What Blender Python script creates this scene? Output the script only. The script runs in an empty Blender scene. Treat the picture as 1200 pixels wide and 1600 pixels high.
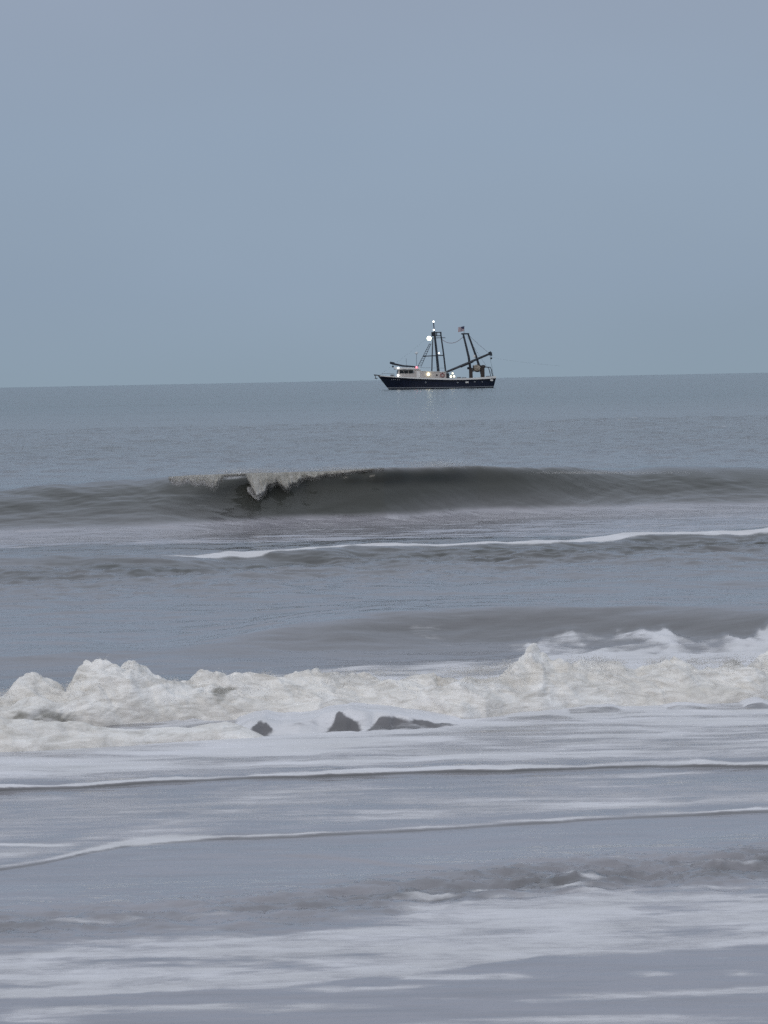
import bpy, bmesh, math, random
import numpy as np
from mathutils import Vector, Matrix

# ------------------------------------------------------------------ camera
SC = bpy.context.scene
COL = SC.collection
FPX, CAMZ = 5000.0, 2.0            # focal length in photo pixels, eye height above the sea (m)
ROLL = math.radians(-1.12)
PITCH = math.atan(206.2 / FPX)
cam_d = bpy.data.cameras.new('camera')
cam_d.sensor_fit = 'VERTICAL'
cam_d.sensor_height = 36.0
cam_d.sensor_width = 27.0
cam_d.lens = FPX / 1600 * 36.0
cam_d.clip_start = 0.5
cam_d.clip_end = 60000
cam = bpy.data.objects.new('camera', cam_d)
COL.objects.link(cam)
CAMROT = Matrix.Rotation(math.pi / 2 - PITCH, 3, 'X') @ Matrix.Rotation(ROLL, 3, 'Z')
cam.matrix_world = Matrix.Translation((0, 0, CAMZ)) @ CAMROT.to_4x4()
SC.camera = cam

# ------------------------------------------------------------------ sky, sun, exposure
world = bpy.data.worlds.new('World')
SC.world = world
world.use_nodes = True
nt = world.node_tree
nt.nodes.clear()
SUN_EL, SUN_AZ = math.radians(24), math.radians(205)     # behind the viewer, veiled by cloud
wo = nt.nodes.new('ShaderNodeOutputWorld')
bg = nt.nodes.new('ShaderNodeBackground'); bg.inputs['Strength'].default_value = 0.1
sky = nt.nodes.new('ShaderNodeTexSky'); sky.sky_type = 'NISHITA'; sky.sun_disc = False
sky.sun_elevation = SUN_EL; sky.sun_rotation = SUN_AZ
sky.air_density = 1.2; sky.dust_density = 2.0
tc = nt.nodes.new('ShaderNodeTexCoord')
sep = nt.nodes.new('ShaderNodeSeparateXYZ'); nt.links.new(tc.outputs['Generated'], sep.inputs[0])
ramp = nt.nodes.new('ShaderNodeValToRGB')          # overcast layer: dimmer at the horizon than overhead
nt.links.new(sep.outputs['Z'], ramp.inputs[0])
cr = ramp.color_ramp
SKY = [(0.0, (.268, .352, .436)), (0.03, (.262, .346, .458)), (0.075, (.266, .345, .464)), (0.125, (.288, .345, .456)),
       (0.25, (.39, .435, .53)), (0.55, (.53, .58, .66)), (1.0, (.66, .70, .77))]
cr.elements[0].position = SKY[0][0]; cr.elements[0].color = (*SKY[0][1], 1)
cr.elements[1].position = SKY[-1][0]; cr.elements[1].color = (*SKY[-1][1], 1)
for p, c in SKY[1:-1]:
    e = cr.elements.new(p); e.color = (*c, 1)
# soft cloud mottling
mp = nt.nodes.new('ShaderNodeMapping'); mp.inputs['Scale'].default_value = (3, 3, 7)
nt.links.new(tc.outputs['Generated'], mp.inputs[0])
cn = nt.nodes.new('ShaderNodeTexNoise'); cn.inputs['Scale'].default_value = 1.6; cn.inputs['Detail'].default_value = 3
nt.links.new(mp.outputs[0], cn.inputs['Vector'])
cm = nt.nodes.new('ShaderNodeMapRange'); cm.inputs['To Min'].default_value = 9.1; cm.inputs['To Max'].default_value = 10.9
nt.links.new(cn.outputs['Fac'], cm.inputs['Value'])
mul = nt.nodes.new('ShaderNodeVectorMath'); mul.operation = 'SCALE'
nt.links.new(ramp.outputs['Color'], mul.inputs[0]); nt.links.new(cm.outputs[0], mul.inputs['Scale'])
mix = nt.nodes.new('ShaderNodeMix'); mix.data_type = 'RGBA'; mix.inputs[0].default_value = 0.93
nt.links.new(sky.outputs[0], mix.inputs[6]); nt.links.new(mul.outputs[0], mix.inputs[7])
nt.links.new(mix.outputs[2], bg.inputs['Color']); nt.links.new(bg.outputs[0], wo.inputs[0])

sun_d = bpy.data.lights.new('sun', 'SUN')
sun_d.energy = 0.6; sun_d.angle = math.radians(30); sun_d.color = (1.0, .94, .88)
sun = bpy.data.objects.new('sun', sun_d); COL.objects.link(sun)
sdir = Vector((math.sin(SUN_AZ) * math.cos(SUN_EL), math.cos(SUN_AZ) * math.cos(SUN_EL), math.sin(SUN_EL)))
sun.rotation_euler = sdir.to_track_quat('Z', 'Y').to_euler()

SC.view_settings.view_transform = 'Standard'
SC.view_settings.look = 'None'
SC.view_settings.exposure = 0.0
SC.view_settings.gamma = 1.0
SC.view_settings.use_curve_mapping = False
SC.render.engine = 'CYCLES'
SC.cycles.use_denoising = False
SC.cycles.max_bounces = 8
SC.cycles.filter_width = 1.5
SC.cycles.use_adaptive_sampling = True
SC.cycles.adaptive_threshold = 0.028
SC.cycles.adaptive_min_samples = 16

# ------------------------------------------------------------------ helpers
def hor(px):
    return 605.5 - 0.0196 * px

def ray(px, py):
    return CAMROT @ Vector(((px - 600) / FPX, (800 - py) / FPX, -1))

def ground(px, py, z=0.0):          # where a photo pixel meets the level z
    d = ray(px, py); t = (z - CAMZ) / d.z
    return d.x * t, d.y * t

def at_depth(px, py, Y):            # where a photo pixel meets the vertical plane y = Y
    d = ray(px, py); t = Y / d.y
    return d.x * t, CAMZ + d.z * t

def at_depth_v(px, py, Y):          # the same for arrays
    R = np.array(CAMROT)
    d = np.stack([(px - 600) / FPX, (800 - py) / FPX, -np.ones_like(px)], -1) @ R.T
    t = Y / d[:, 1]
    return np.stack([d[:, 0] * t, d[:, 1] * t, CAMZ + d[:, 2] * t], -1)

def _hash(i, j, k, seed):
    h = i * np.uint32(374761393) + j * np.uint32(668265263) + np.uint32(k) * np.uint32(2147483647) + np.uint32((seed * 974711) & 0xffffffff)
    h = (h ^ (h >> np.uint32(13))) * np.uint32(1274126177)
    return h ^ (h >> np.uint32(16))

np.seterr(over='ignore')
_GA = np.arange(256) * (2 * math.pi / 256)
_GC, _GS = np.cos(_GA).astype(np.float32), np.sin(_GA).astype(np.float32)

def noise2(x, y, seed=0):
    x = np.asarray(x, np.float32); y = np.asarray(y, np.float32)
    xf = np.floor(x); yf = np.floor(y)
    xi = xf.astype(np.int32).view(np.uint32); yi = yf.astype(np.int32).view(np.uint32)
    fx = x - xf; fy = y - yf
    u = fx * fx * fx * (fx * (fx * 6 - 15) + 10); v = fy * fy * fy * (fy * (fy * 6 - 15) + 10)
    def g(a, b):
        an = _hash(xi + np.uint32(a), yi + np.uint32(b), 0, seed) >> np.uint32(24)
        return _GC[an] * (fx - a) + _GS[an] * (fy - b)
    n0 = g(0, 0); n0 += (g(1, 0) - n0) * u
    n1 = g(0, 1); n1 += (g(1, 1) - n1) * u
    return (n0 + (n1 - n0) * v) * np.float32(1.5)

def fbm2(x, y, oct=4, seed=0, gain=.5):
    s = 0; a = 1.0; t = 0
    for o in range(oct):
        s = s + np.float32(a) * noise2(x, y, seed + o * 17); t += a
        a *= gain; x = x * 2.03 + 11.3; y = y * 2.03 + 5.7
    return s / np.float32(t)

def line_noise(X, scale, oct, seed):
    """the same noise along x for every row of a fan-shaped block"""
    lo, hi = float(X.min()), float(X.max())
    lo, hi = max(lo, -60.0), min(hi, 60.0)
    t = np.linspace(lo, hi, int((hi - lo) * 60) + 2)
    return np.interp(X, t, fbm2(t * scale, t * 0 + .37 + seed, oct, seed)).astype(np.float32)

def noise3(x, y, z, seed=0):
    x = np.asarray(x, np.float32); y = np.asarray(y, np.float32); z = np.asarray(z, np.float32)
    xf, yf, zf = np.floor(x), np.floor(y), np.floor(z)
    xi, yi, zi = [q.astype(np.int32).view(np.uint32) for q in (xf, yf, zf)]
    fx = x - xf; fy = y - yf; fz = z - zf
    f = lambda t: t * t * t * (t * (t * 6 - 15) + 10)
    u, v, w = f(fx), f(fy), f(fz)
    def g(a, b, c):
        h = _hash(xi + np.uint32(a) + (zi + np.uint32(c)) * np.uint32(2246822519), yi + np.uint32(b), 0, seed)
        k = np.float32(1 / 511.5)
        gx = (h & np.uint32(1023)) * k - 1; gy = ((h >> np.uint32(10)) & np.uint32(1023)) * k - 1; gz = ((h >> np.uint32(20)) & np.uint32(1023)) * k - 1
        return (gx * (fx - a) + gy * (fy - b) + gz * (fz - c)).astype(np.float32)
    def lx(b, c): return g(0, b, c) * (1 - u) + g(1, b, c) * u
    def ly(c): return lx(0, c) * (1 - v) + lx(1, c) * v
    return (ly(0) * (1 - w) + ly(1) * w) * np.float32(1.2)

def sstep(a, b, x):
    t = np.clip((x - a) / (b - a), 0, 1)
    return t * t * (3 - 2 * t)

def gauss(d, w):
    return np.exp(-(d / w) ** 2)

class Curve:
    """a line on the water, y as a function of x, laid through points seen in the photo"""
    def __init__(self, pts, z=0.0):
        w = [ground(px, py, z) for px, py in pts]
        self.x = np.array([a for a, b in w]); self.y = np.array([b for a, b in w])
    def __call__(self, X, rough=0.0, seed=0, scale=1.0):
        y = np.interp(X, self.x, self.y)
        s0 = (self.y[1] - self.y[0]) / (self.x[1] - self.x[0]); s1 = (self.y[-1] - self.y[-2]) / (self.x[-1] - self.x[-2])
        s0 = np.clip(s0, -.2, .2); s1 = np.clip(s1, -.2, .2)
        y = np.where(X < self.x[0], self.y[0] + s0 * np.maximum(X - self.x[0], -20), y)
        y = np.where(X > self.x[-1], self.y[-1] + s1 * np.minimum(X - self.x[-1], 20), y)
        if rough:
            y = y + rough * line_noise(X, scale, 4, seed)
        return y

def grid_mesh(name, P, attrs=None, smooth=True):
    """P: rows x cols x 3"""
    r, c, _ = P.shape
    me = bpy.data.meshes.new(name)
    me.vertices.add(r * c)
    me.vertices.foreach_set('co', P.reshape(-1).astype(np.float32))
    idx = np.arange(r * c).reshape(r, c)
    q = np.stack([idx[:-1, :-1], idx[:-1, 1:], idx[1:, 1:], idx[1:, :-1]], -1).reshape(-1, 4)
    n = len(q)
    me.loops.add(n * 4); me.loops.foreach_set('vertex_index', q.reshape(-1).astype(np.int32))
    me.polygons.add(n)
    me.polygons.foreach_set('loop_start', (np.arange(n) * 4).astype(np.int32))
    me.polygons.foreach_set('loop_total', np.full(n, 4, np.int32))
    me.update(calc_edges=True)
    if smooth:
        me.polygons.foreach_set('use_smooth', np.ones(n, bool))
    for k, a in (attrs or {}).items():
        at = me.attributes.new(k, 'FLOAT', 'POINT'); at.data.foreach_set('value', a.reshape(-1).astype(np.float32))
    return me

def link(name, me, mat, kind=None, label=None, cat=None, parent=None, group=None):
    o = bpy.data.objects.new(name, me); COL.objects.link(o)
    if mat is not None and me is not None:
        me.materials.append(mat)
    if kind: o['kind'] = kind
    if label: o['label'] = label
    if cat: o['category'] = cat
    if group: o['group'] = group
    if parent: o.parent = parent
    return o

class NB:
    """small node-tree builder"""
    def __init__(self, name):
        self.m = bpy.data.materials.new(name); self.m.use_nodes = True
        self.t = self.m.node_tree; self.bsdf = self.t.nodes['Principled BSDF']
    def n(self, typ, **kw):
        nd = self.t.nodes.new(typ)
        for k, v in kw.items(): setattr(nd, k, v)
        return nd
    def l(self, a, b): self.t.links.new(a, b)
    def pos(self, scale):
        g = self.n('ShaderNodeTexCoord'); m = self.n('ShaderNodeMapping'); m.inputs['Scale'].default_value = scale
        self.l(g.outputs['Object'], m.inputs[0]); return m.outputs[0]
    def noise(self, scale, vec, detail=4, rough=.5, dist=0.0):
        t = self.n('ShaderNodeTexNoise'); t.inputs['Scale'].default_value = scale; t.inputs['Detail'].default_value = detail
        t.inputs['Roughness'].default_value = rough; t.inputs['Distortion'].default_value = dist
        self.l(vec, t.inputs['Vector']); return t.outputs['Fac']
    def attr(self, nm):
        a = self.n('ShaderNodeAttribute'); a.attribute_name = nm; return a.outputs['Fac']
    def math(self, op, a, b=None, c=None):
        m = self.n('ShaderNodeMath', operation=op)
        for i, v in enumerate((a, b, c)):
            if v is None: continue
            if isinstance(v, (int, float)): m.inputs[i].default_value = v
            else: self.l(v, m.inputs[i])
        return m.outputs[0]
    def mrange(self, v, a, b, c=0.0, d=1.0, smooth=False):
        m = self.n('ShaderNodeMapRange')
        if smooth: m.interpolation_type = 'SMOOTHSTEP'
        self.l(v, m.inputs['Value'])
        for k, x in zip(('From Min', 'From Max', 'To Min', 'To Max'), (a, b, c, d)): m.inputs[k].default_value = x
        return m.outputs[0]
    def mixc(self, f, a, b):
        m = self.n('ShaderNodeMix', data_type='RGBA')
        for i, v in ((0, f), (6, a), (7, b)):
            if isinstance(v, tuple): m.inputs[i].default_value = (*v, 1)
            elif isinstance(v, (int, float)): m.inputs[i].default_value = v
            else: self.l(v, m.inputs[i])
        return m.outputs[2]
    def mixf(self, f, a, b):
        m = self.n('ShaderNodeMix', data_type='FLOAT')
        for i, v in ((0, f), (2, a), (3, b)):
            if isinstance(v, (int, float)): m.inputs[i].default_value = v
            else: self.l(v, m.inputs[i])
        return m.outputs[0]
    def bump(self, h, strength, dist, normal=None):
        b = self.n('ShaderNodeBump')
        if isinstance(strength, (int, float)): b.inputs['Strength'].default_value = strength
        else: self.l(strength, b.inputs['Strength'])
        b.inputs['Distance'].default_value = dist
        self.l(h, b.inputs['Height'])
        if normal is not None: self.l(normal, b.inputs['Normal'])
        return b.outputs[0]

def simple_mat(name, col, rough=.6, metal=0.0, vary=.12, scale=2.0, emit=None, estr=0):
    b = NB(name)
    n = b.noise(scale, b.pos((1, 1, 1)), 5, .6)
    lo = tuple(max(0, c * (1 - vary * 2)) for c in col); hi = tuple(min(1, c * (1 + vary * 2)) for c in col)
    b.l(b.mixc(n, lo, hi), b.bsdf.inputs['Base Color'])
    b.bsdf.inputs['Roughness'].default_value = rough; b.bsdf.inputs['Metallic'].default_value = metal
    if emit:
        b.bsdf.inputs['Emission Color'].default_value = (*emit, 1); b.bsdf.inputs['Emission Strength'].default_value = estr
    return b.m

# ------------------------------------------------------------------ materials of the water
def sea_material():
    b = NB('sea_water')
    foam, silt_tone, far = b.attr('foam'), b.attr('silt_tone'), b.attr('far')
    PA = b.pos((.45, 1, 1)); PB = b.pos((.35, 1, 1)); PC = b.pos((.22, 1, 1)); PD = b.pos((.7, 1, 1))
    n1 = b.noise(5.5, PA, 7, .62, .6)
    n2 = b.noise(26.0, PA, 4, .6)
    n3 = b.noise(7.0, PC, 6, .65, .3)                       # drawn-out streaks
    nn = b.math('ADD', b.math('MULTIPLY', n1, .50), b.math('ADD', b.math('MULTIPLY', n2, .20), b.math('MULTIPLY', n3, .30)))
    v = b.math('ADD', foam, b.math('MULTIPLY', b.math('SUBTRACT', nn, .5), 2.3))
    fm = b.math('MULTIPLY', b.mrange(v, .22, .92, smooth=True), b.mrange(foam, .02, .22))
    fm = b.math('MULTIPLY', fm, b.mrange(foam, 0, 1, .55, 1.0))
    # body of the water: grey-olive at sea, sandier and full of air near the shore; also carries painted wave shade
    vary = b.noise(1.3, PB, 4, .55)
    silt_tone2 = b.math('MULTIPLY', silt_tone, b.math('ADD', b.mrange(vary, .3, .7, .42, .62), b.mrange(n3, .3, .7, .30, .66)))
    body = b.mixc(silt_tone2, b.mixc(far, (.056, .058, .052), (.050, .086, .084)), (.345, .336, .365))
    spots = b.noise(3.1, PA, 5, .6)
    foamc = b.mixc(b.mrange(spots, .35, .7), (.82, .82, .85), (.68, .68, .69))
    b.l(b.mixc(fm, body, foamc), b.bsdf.inputs['Base Color'])
    b.l(b.mixf(fm, b.mixf(far, .10, .16), .8), b.bsdf.inputs['Roughness'])
    b.bsdf.inputs['IOR'].default_value = 1.333
    b.l(b.mixf(fm, .5, .12), b.bsdf.inputs['Specular IOR Level'])
    # ripples
    r1 = b.noise(9.0, PB, 4, .55)
    r2 = b.noise(1.5, PD, 6, .62, .3)
    wind = b.mrange(b.noise(.07, PB, 4, .6), .35, .65, .55, 1.35)       # cat's-paws on the open water
    nrm = b.bump(r2, b.math('MULTIPLY', b.mixf(far, .04, .36), wind), .30)
    nrm = b.bump(r1, b.mixf(far, .09, .5), .04, nrm)
    nrm = b.bump(n2, b.math('MULTIPLY', fm, .4), .014, nrm)
    b.l(nrm, b.bsdf.inputs['Normal'])
    return b.m

def foam_material(name='whitewater_foam'):
    b = NB(name)
    silt_tone = b.attr('silt_tone')
    n = b.noise(3.0, b.pos((.6, 1, 1.4)), 6, .62, .5)
    n2 = b.noise(34, b.pos((.5, 1, 1)), 5, .65)
    n3 = b.noise(8.0, b.pos((.55, 1, 1.6)), 5, .6, .8)
    f = b.math('ADD', b.math('ADD', b.mrange(n, .42, .70, 0, .5), b.mrange(n3, .48, .78, 0, .4)), silt_tone)
    f = b.math('MINIMUM', f, 1.0)
    st = b.n('ShaderNodeMapping'); st.inputs['Rotation'].default_value = (0, math.radians(35), 0); st.inputs['Scale'].default_value = (2.2, 1, 8)
    b.l(b.n('ShaderNodeTexCoord').outputs['Object'], st.inputs[0])
    n4 = b.noise(2.6, st.outputs[0], 7, .68, .9)                     # slanting wisps
    fo = b.mixc(b.math('MINIMUM', f, 1.0), (.92, .905, .88), (.66, .625, .56))
    fo = b.mixc(b.mrange(n4, .42, .70, 0, .85), fo, (.50, .475, .435))
    b.l(b.mixc(b.math('MULTIPLY', b.attr('clear'), .7), fo, (.15, .145, .12)), b.bsdf.inputs['Base Color'])   # openings of sandy water
    b.bsdf.inputs['Roughness'].default_value = .75
    b.bsdf.inputs['Specular IOR Level'].default_value = .15
    b.bsdf.inputs['Subsurface Weight'].default_value = .12
    b.bsdf.inputs['Subsurface Radius'].default_value = (.03, .03, .03)
    b.bsdf.inputs['Subsurface Scale'].default_value = .5
    b.l(b.bump(n2, .14, .012), b.bsdf.inputs['Normal'])
    return b.m

M_SEA = sea_material()
M_FOAM = foam_material()

# ------------------------------------------------------------------ lines of the surf
far_base = Curve([(-200, 838), (0, 832), (250, 826), (480, 815), (600, 812), (750, 803), (1000, 793), (1200, 787), (1500, 778)])
FB_CREST = [(-200, 778), (0, 766), (100, 755), (200, 748), (300, 741), (380, 738), (500, 735), (600, 730), (750, 731), (860, 735),
            (960, 742), (1020, 743), (1080, 738), (1200, 742), (1400, 750)]
line2 = Curve([(-150, 880), (0, 876), (120, 874), (225, 871), (400, 862), (560, 852), (750, 846), (900, 841), (1000, 836), (1200, 828), (1400, 822)], .12)
w3 = Curve([(-200, 1000), (0, 992), (300, 985), (480, 970), (700, 964), (900, 962), (1200, 963), (1400, 966)], .16)
bore = Curve([(-250, 1182), (0, 1174), (250, 1160), (500, 1147), (650, 1132), (800, 1118), (1000, 1104), (1200, 1094), (1450, 1082)])
lineA = Curve([(-200, 1245), (0, 1236), (300, 1221), (600, 1212), (800, 1206), (900, 1201), (1010, 1196), (1200, 1198), (1400, 1192)])
lineB = Curve([(-200, 1385), (0, 1361), (70, 1350), (140, 1333), (200, 1323), (290, 1317), (450, 1310), (600, 1303), (800, 1291), (1000, 1279), (1200, 1269), (1400, 1259)])
lineB2 = Curve([(-200, 1319), (0, 1321), (150, 1323), (210, 1322)])
lineD = Curve([(380, 1330), (430, 1336), (560, 1346), (750, 1369), (800, 1374)])
rip = Curve([(-200, 1460), (0, 1447), (250, 1430), (480, 1413), (700, 1387), (850, 1372), (1000, 1358), (1200, 1346), (1400, 1335)])
film_top = Curve([(-200, 1500), (0, 1490), (250, 1478), (450, 1450), (620, 1424), (800, 1404), (1000, 1398), (1200, 1388), (1400, 1380)])
film_bot = Curve([(-200, 1560), (0, 1556), (200, 1552), (400, 1538), (600, 1516), (720, 1508), (850, 1491), (1000, 1482), (1090, 1477), (1200, 1474), (1400, 1465)])
foam4 = Curve([(-200, 1070), (200, 1060), (360, 1044), (500, 1034), (700, 1022), (800, 1018), (1000, 1014), (1200, 1008), (1400, 1003)], .05)

# ------------------------------------------------------------------ the sea sheet
def build_sea():
    rows = []
    def seg(a, b, s):
        rows.extend(np.arange(a, b - 1e-6, s))
    seg(7.0, 9.0, .1); seg(9.0, 15.3, .021); seg(15.3, 16.8, .013); seg(16.8, 17.5, .018); seg(17.5, 19.0, .010); seg(19.0, 21.2, .018); seg(21.2, 35.0, .045); seg(35, 40.5, .03); seg(40.5, 43.5, .06)
    seg(43.5, 50, .023); seg(50, 72, .25); seg(72, 150, .42)
    y = 150.0
    while y < 700:
        rows.append(y); y += y * y * 1.3e-4
    while y < 40000:
        rows.append(y); y *= 1.16
    Yr = np.array(rows)
    nin, nout = 470, 22
    tin = np.linspace(-1, 1, nin)
    tout = np.geomspace(.02, 1, nout)
    half = .12 * Yr * 1.22 + .7
    wide = 3.0 * Yr + 30
    Xi = half[:, None] * tin[None]
    Xo = half[:, None] + (wide - half)[:, None] * tout[None]
    X_ = np.concatenate([-Xo[:, ::-1], Xi, Xo], 1).astype(np.float32)
    Y_ = np.repeat(Yr[:, None], X_.shape[1], 1).astype(np.float32)
    Z_ = np.zeros_like(X_); D_ = np.zeros_like(X_); F_ = np.zeros_like(X_); S_ = np.zeros_like(X_)

    def block(y0, y1):                    # views of the rows between two distances
        i, j = np.searchsorted(Yr, [y0, y1])
        return X_[i:j], Y_[i:j], Z_[i:j], F_[i:j], S_[i:j], D_[i:j]

    # --- general chop
    X, Y, Z, foam, silt_tone, DY = block(9, 90)
    near = sstep(9, 14, Y) * (1 - sstep(60, 90, Y))
    Z += (fbm2(X * .45, Y * .8, 5, 3) * (.028 + .03 * sstep(20, 26, Y) * (1 - sstep(38, 44, Y))) + fbm2(X * 1.6, Y * 3.0, 3, 8) * .010) * near * (1 - .75 * (1 - sstep(13, 22, Y)))
    X, Y, Z, foam, silt_tone, DY = block(60, 300)
    Z += sstep(60, 80, Y) * (1 - sstep(140, 300, Y)) * (fbm2(X * .22, Y * .30, 3, 21) * .06 + fbm2(X * .7, Y * .8, 4, 25, .6) * .10)
    for px, py, r in ((990, 653, 9), (968, 656, 5), (45, 703, 5), (1130, 668, 6)):            # small whitecaps
        cx, cy = ground(px, py)
        foam += .8 * gauss(X - cx, r * cy / FPX) * gauss(Y - cy, .7)

    # --- far breaker
    X, Y, Z, foam, silt_tone, DY = block(40, 66)
    yb = far_base(X)
    xs, zs = zip(*[at_depth(px, py, 47.0) for px, py in FB_CREST])
    zc = np.interp(X, xs, zs)
    zc = zc * (1 - .5 * sstep(12, 30, np.abs(X)))
    zc += .02 * line_noise(X, 1.8, 4, 41)
    x300, x430, x760, x1010 = [at_depth(p, 750, 47.0)[0] for p in (300, 430, 780, 1015)]
    steep = sstep(x300 - 1.2, x430, X) * (1 - .70 * sstep(x760, x1010 + .3, X))
    wf = 2.0 - 1.25 * steep
    yc = yb + wf * 1.45
    s = Y - yc
    prof = np.where(s < 0, np.exp(-(np.abs(s) / wf) ** (2.2 - .3 * steep)), np.exp(-(s / 5.5) ** 2))
    Z += zc * prof - .05 * gauss(s + 2.2 * wf, 1.2 * wf)
    Z += .034 * fbm2(X * .9 + s * .8, s * .35, 3, 51) * gauss(s + .5 * wf, .8 * wf) * (1.2 - .65 * steep)
    Z += .03 * fbm2(X * .5 - s * 1.2, s * .8 + 4, 4, 53) * gauss(s + 1.0 * wf, .8 * wf)
    lip = sstep(x300 - .3, x430 + .3, X) * (1 - sstep(x760 - 1.6, x1010 - .6, X))
    DY -= .26 * lip * (1 + .7 * line_noise(X, 1.4, 4, 61)) * sstep(.6, 1.0, prof) * np.where(s < .7, 1, np.exp(-((s - .7) / 1.2) ** 2))
    xbr0, xbr1, xbr2 = [at_depth(p, 750, 47.0)[0] for p in (262, 305, 450)]
    broken = sstep(xbr0, xbr1, X) * (1 - sstep(x430 - .4, xbr2 + .3, X))
    foam += broken * sstep(.80, .99, prof) * (s < 1.2) * (.25 + .7 * np.clip(fbm2(X * 4.0, s * .7, 4, 71) + .25, 0, 1))
    foam += .22 * lip * gauss(s + .05, .16) * (1 + line_noise(X, 2.5, 3, 72))
    silt_tone += (.05 + .30 * lip * (1 + line_noise(X, 3, 4, 73))) * gauss(s + .02, .16)                        # lip highlight painted in: the thin, airy crest made paler
    hollow = gauss(X - at_depth(510, 770, 46.5)[0], 1.15)
    silt_tone -= .25 * hollow * gauss(s + .7 * wf, .6 * wf)  # shade in the hollow under the lip, painted as darker water
    silt_tone += .24 * (1 - hollow) * sstep(.62, .05, prof) * (s < 0)  # rest of the face shaded by colour: paler towards its foot
    spent = sstep(-1.25, -1.60, s / wf) * sstep(38.5, 40.5, Y)
    silt_tone += spent; foam += spent * (.30 + .25 * fbm2(X * .5, Y * 1.2, 3, 74))             # spent foam lying in the trough

    # --- second, low wave with the white streak on its back
    X, Y, Z, foam, silt_tone, DY = block(30, 46)
    s2 = Y - line2(X, .35, 5, .9)
    a2 = .135 + .07 * line_noise(X, .7, 4, 81)
    Z += np.where(s2 < 0, np.exp(-(np.abs(s2) / .85) ** 2), np.exp(-(s2 / 1.6) ** 2)) * a2
    Z += .10 * fbm2(X * 1.1, Y * 1.5, 5, 83, .55) * gauss(s2 + 1.3, .75)
    Z += .095 * fbm2(X * .8, Y * .9, 5, 84, .55) * gauss(s2 + 3.0, 2.4)
    x2a = ground(230, 870)[0]; x2b = ground(420, 860)[0]
    w2 = np.maximum((.26 + .2 * line_noise(X, .9, 5, 85)) * (.7 + .6 * sstep(-3, 4, X)), .08)
    on = sstep(x2a - .2, x2b, X)
    foam += np.clip(on * 2.2 * gauss(s2 + .02, w2 * .85) * (1.15 + .4 * line_noise(X, 1.2, 4, 86)), 0, 1.2)
    foam += .30 * on * gauss(s2 - .7, .7)
    silt_tone -= .34 * gauss(s2 + 1.0, 1.0) * np.clip(.8 + 1.2 * fbm2(X * .9, Y * 1.2, 3, 87), 0, 1.3)  # shaded front of the low wave put into the water colour

    # --- third swell, with lace of foam on the right
    X, Y, Z, foam, silt_tone, DY = block(20, 33)
    s3 = Y - w3(X, .25, 7, .8)
    x3 = ground(450, 985)[0]
    a3 = .05 + .17 * sstep(x3 - 1.2, x3 + 1.0, X)
    Z += a3 * np.where(s3 < 0, np.exp(-(np.abs(s3) / .8) ** 2), np.exp(-(s3 / 2.5) ** 2))
    silt_tone -= .24 * sstep(x3 - 1.2, x3 + 1.0, X) * gauss(s3 + .6, .6)  # dark face of the swell, its shade painted into the body colour
    xl0 = ground(800, 1000)[0]
    d3 = Y - (Curve([(780, 1010), (805, 994), (840, 987), (900, 987), (960, 984), (1040, 986), (1100, 990), (1200, 988), (1400, 985)], .1)(X) + .45 * line_noise(X, 4.0, 6, 92))
    lace = sstep(xl0 - .10, xl0 + .12, X + .12 * fbm2(Y * 2, X * 1.0, 3, 91))
    wx = X + .25 * fbm2(X * 1.5, Y * 1.5, 2, 94); wy = Y + .35 * fbm2(X * 1.5 + 7, Y * 1.5, 2, 95)
    cell = np.abs(fbm2(wx * 1.5, wy * 1.1, 2, 93))
    web = sstep(.32, .04, cell)
    blot = fbm2(wx * 1.9, wy * 1.3, 5, 96, .6)
    foam += lace * sstep(.12, -.10, d3) * (1 - sstep(2.0, 3.4, -d3)) * np.clip(.52 + 1.1 * blot + .22 * web + .30 * sstep(.8, 2.0, -d3), 0, 1)
    Z += lace * sstep(.15, -.05, d3) * (1 - sstep(.5, 1.3, -d3)) * .06 * np.clip(blot + .2, 0, 1)
    # flat white water just behind the bore
    d4 = Y - foam4(X, .25, 9, .8)
    xf4 = ground(350, 1044)[0]
    foam += sstep(xf4 - .4, xf4 + .4, X) * sstep(.15, -.15, d4) * sstep(-4.5, -3.2, d4) * (.62 + .7 * fbm2(X * 1.5, Y * 2.2, 4, 101))
    # loose flecks left of it
    foam += .5 * sstep(.10, .40, fbm2(X * 1.3, Y * .9, 4, 103)) * gauss(d4 - .9, .9) * sstep(ground(200, 1010)[0], ground(380, 1010)[0], X)

    # --- bore: the sheet swells under the whitewater
    X, Y, Z, foam, silt_tone, DY = block(14, 24)
    sb = Y - bore(X, .25, 11, .9)
    sm = Y - bore_main(X)
    Z += .05 * sstep(0, .6, sm) * (1 - sstep(1.5, 3.2, sm))
    foam += .85 * sstep(-.06, .10, sm) * (1 - sstep(1.4, 2.6, sm))
    foam += (.50 + .8 * fbm2(X * 2.0, Y * 4.0, 4, 109)) * sstep(-.14, .12, sb) * sstep(.10, -.05, sm)
    # a ledge of water pushed ahead of the roll, foam-topped, its front clear and dark in places
    xe, he = zip(*[(ground(p, 1140)[0], h * 18.3 / FPX) for p, h in LEDGE])
    lh = np.interp(X, xe, he) * (1 + .22 * line_noise(X, 7, 4, 112))
    dl = Y - ledge_line(X, .10, 113, 4)
    Z += sstep(.01, .03, lh) * (1 - sstep(1.0, 1.5, dl)) * sstep(-.10, 0, dl) * (lh * sstep(-.03, .10, dl) * (1 - .35 * sstep(.12, .9, dl)) - Z)
    foam += sstep(.01, .04, lh) * sstep(-.05, 0, dl) * (1 - sstep(1.0, 1.4, dl)) * (.95 + .4 * fbm2(X * 6, Y * 6, 3, 114))
    clear = np.zeros_like(X)
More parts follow.
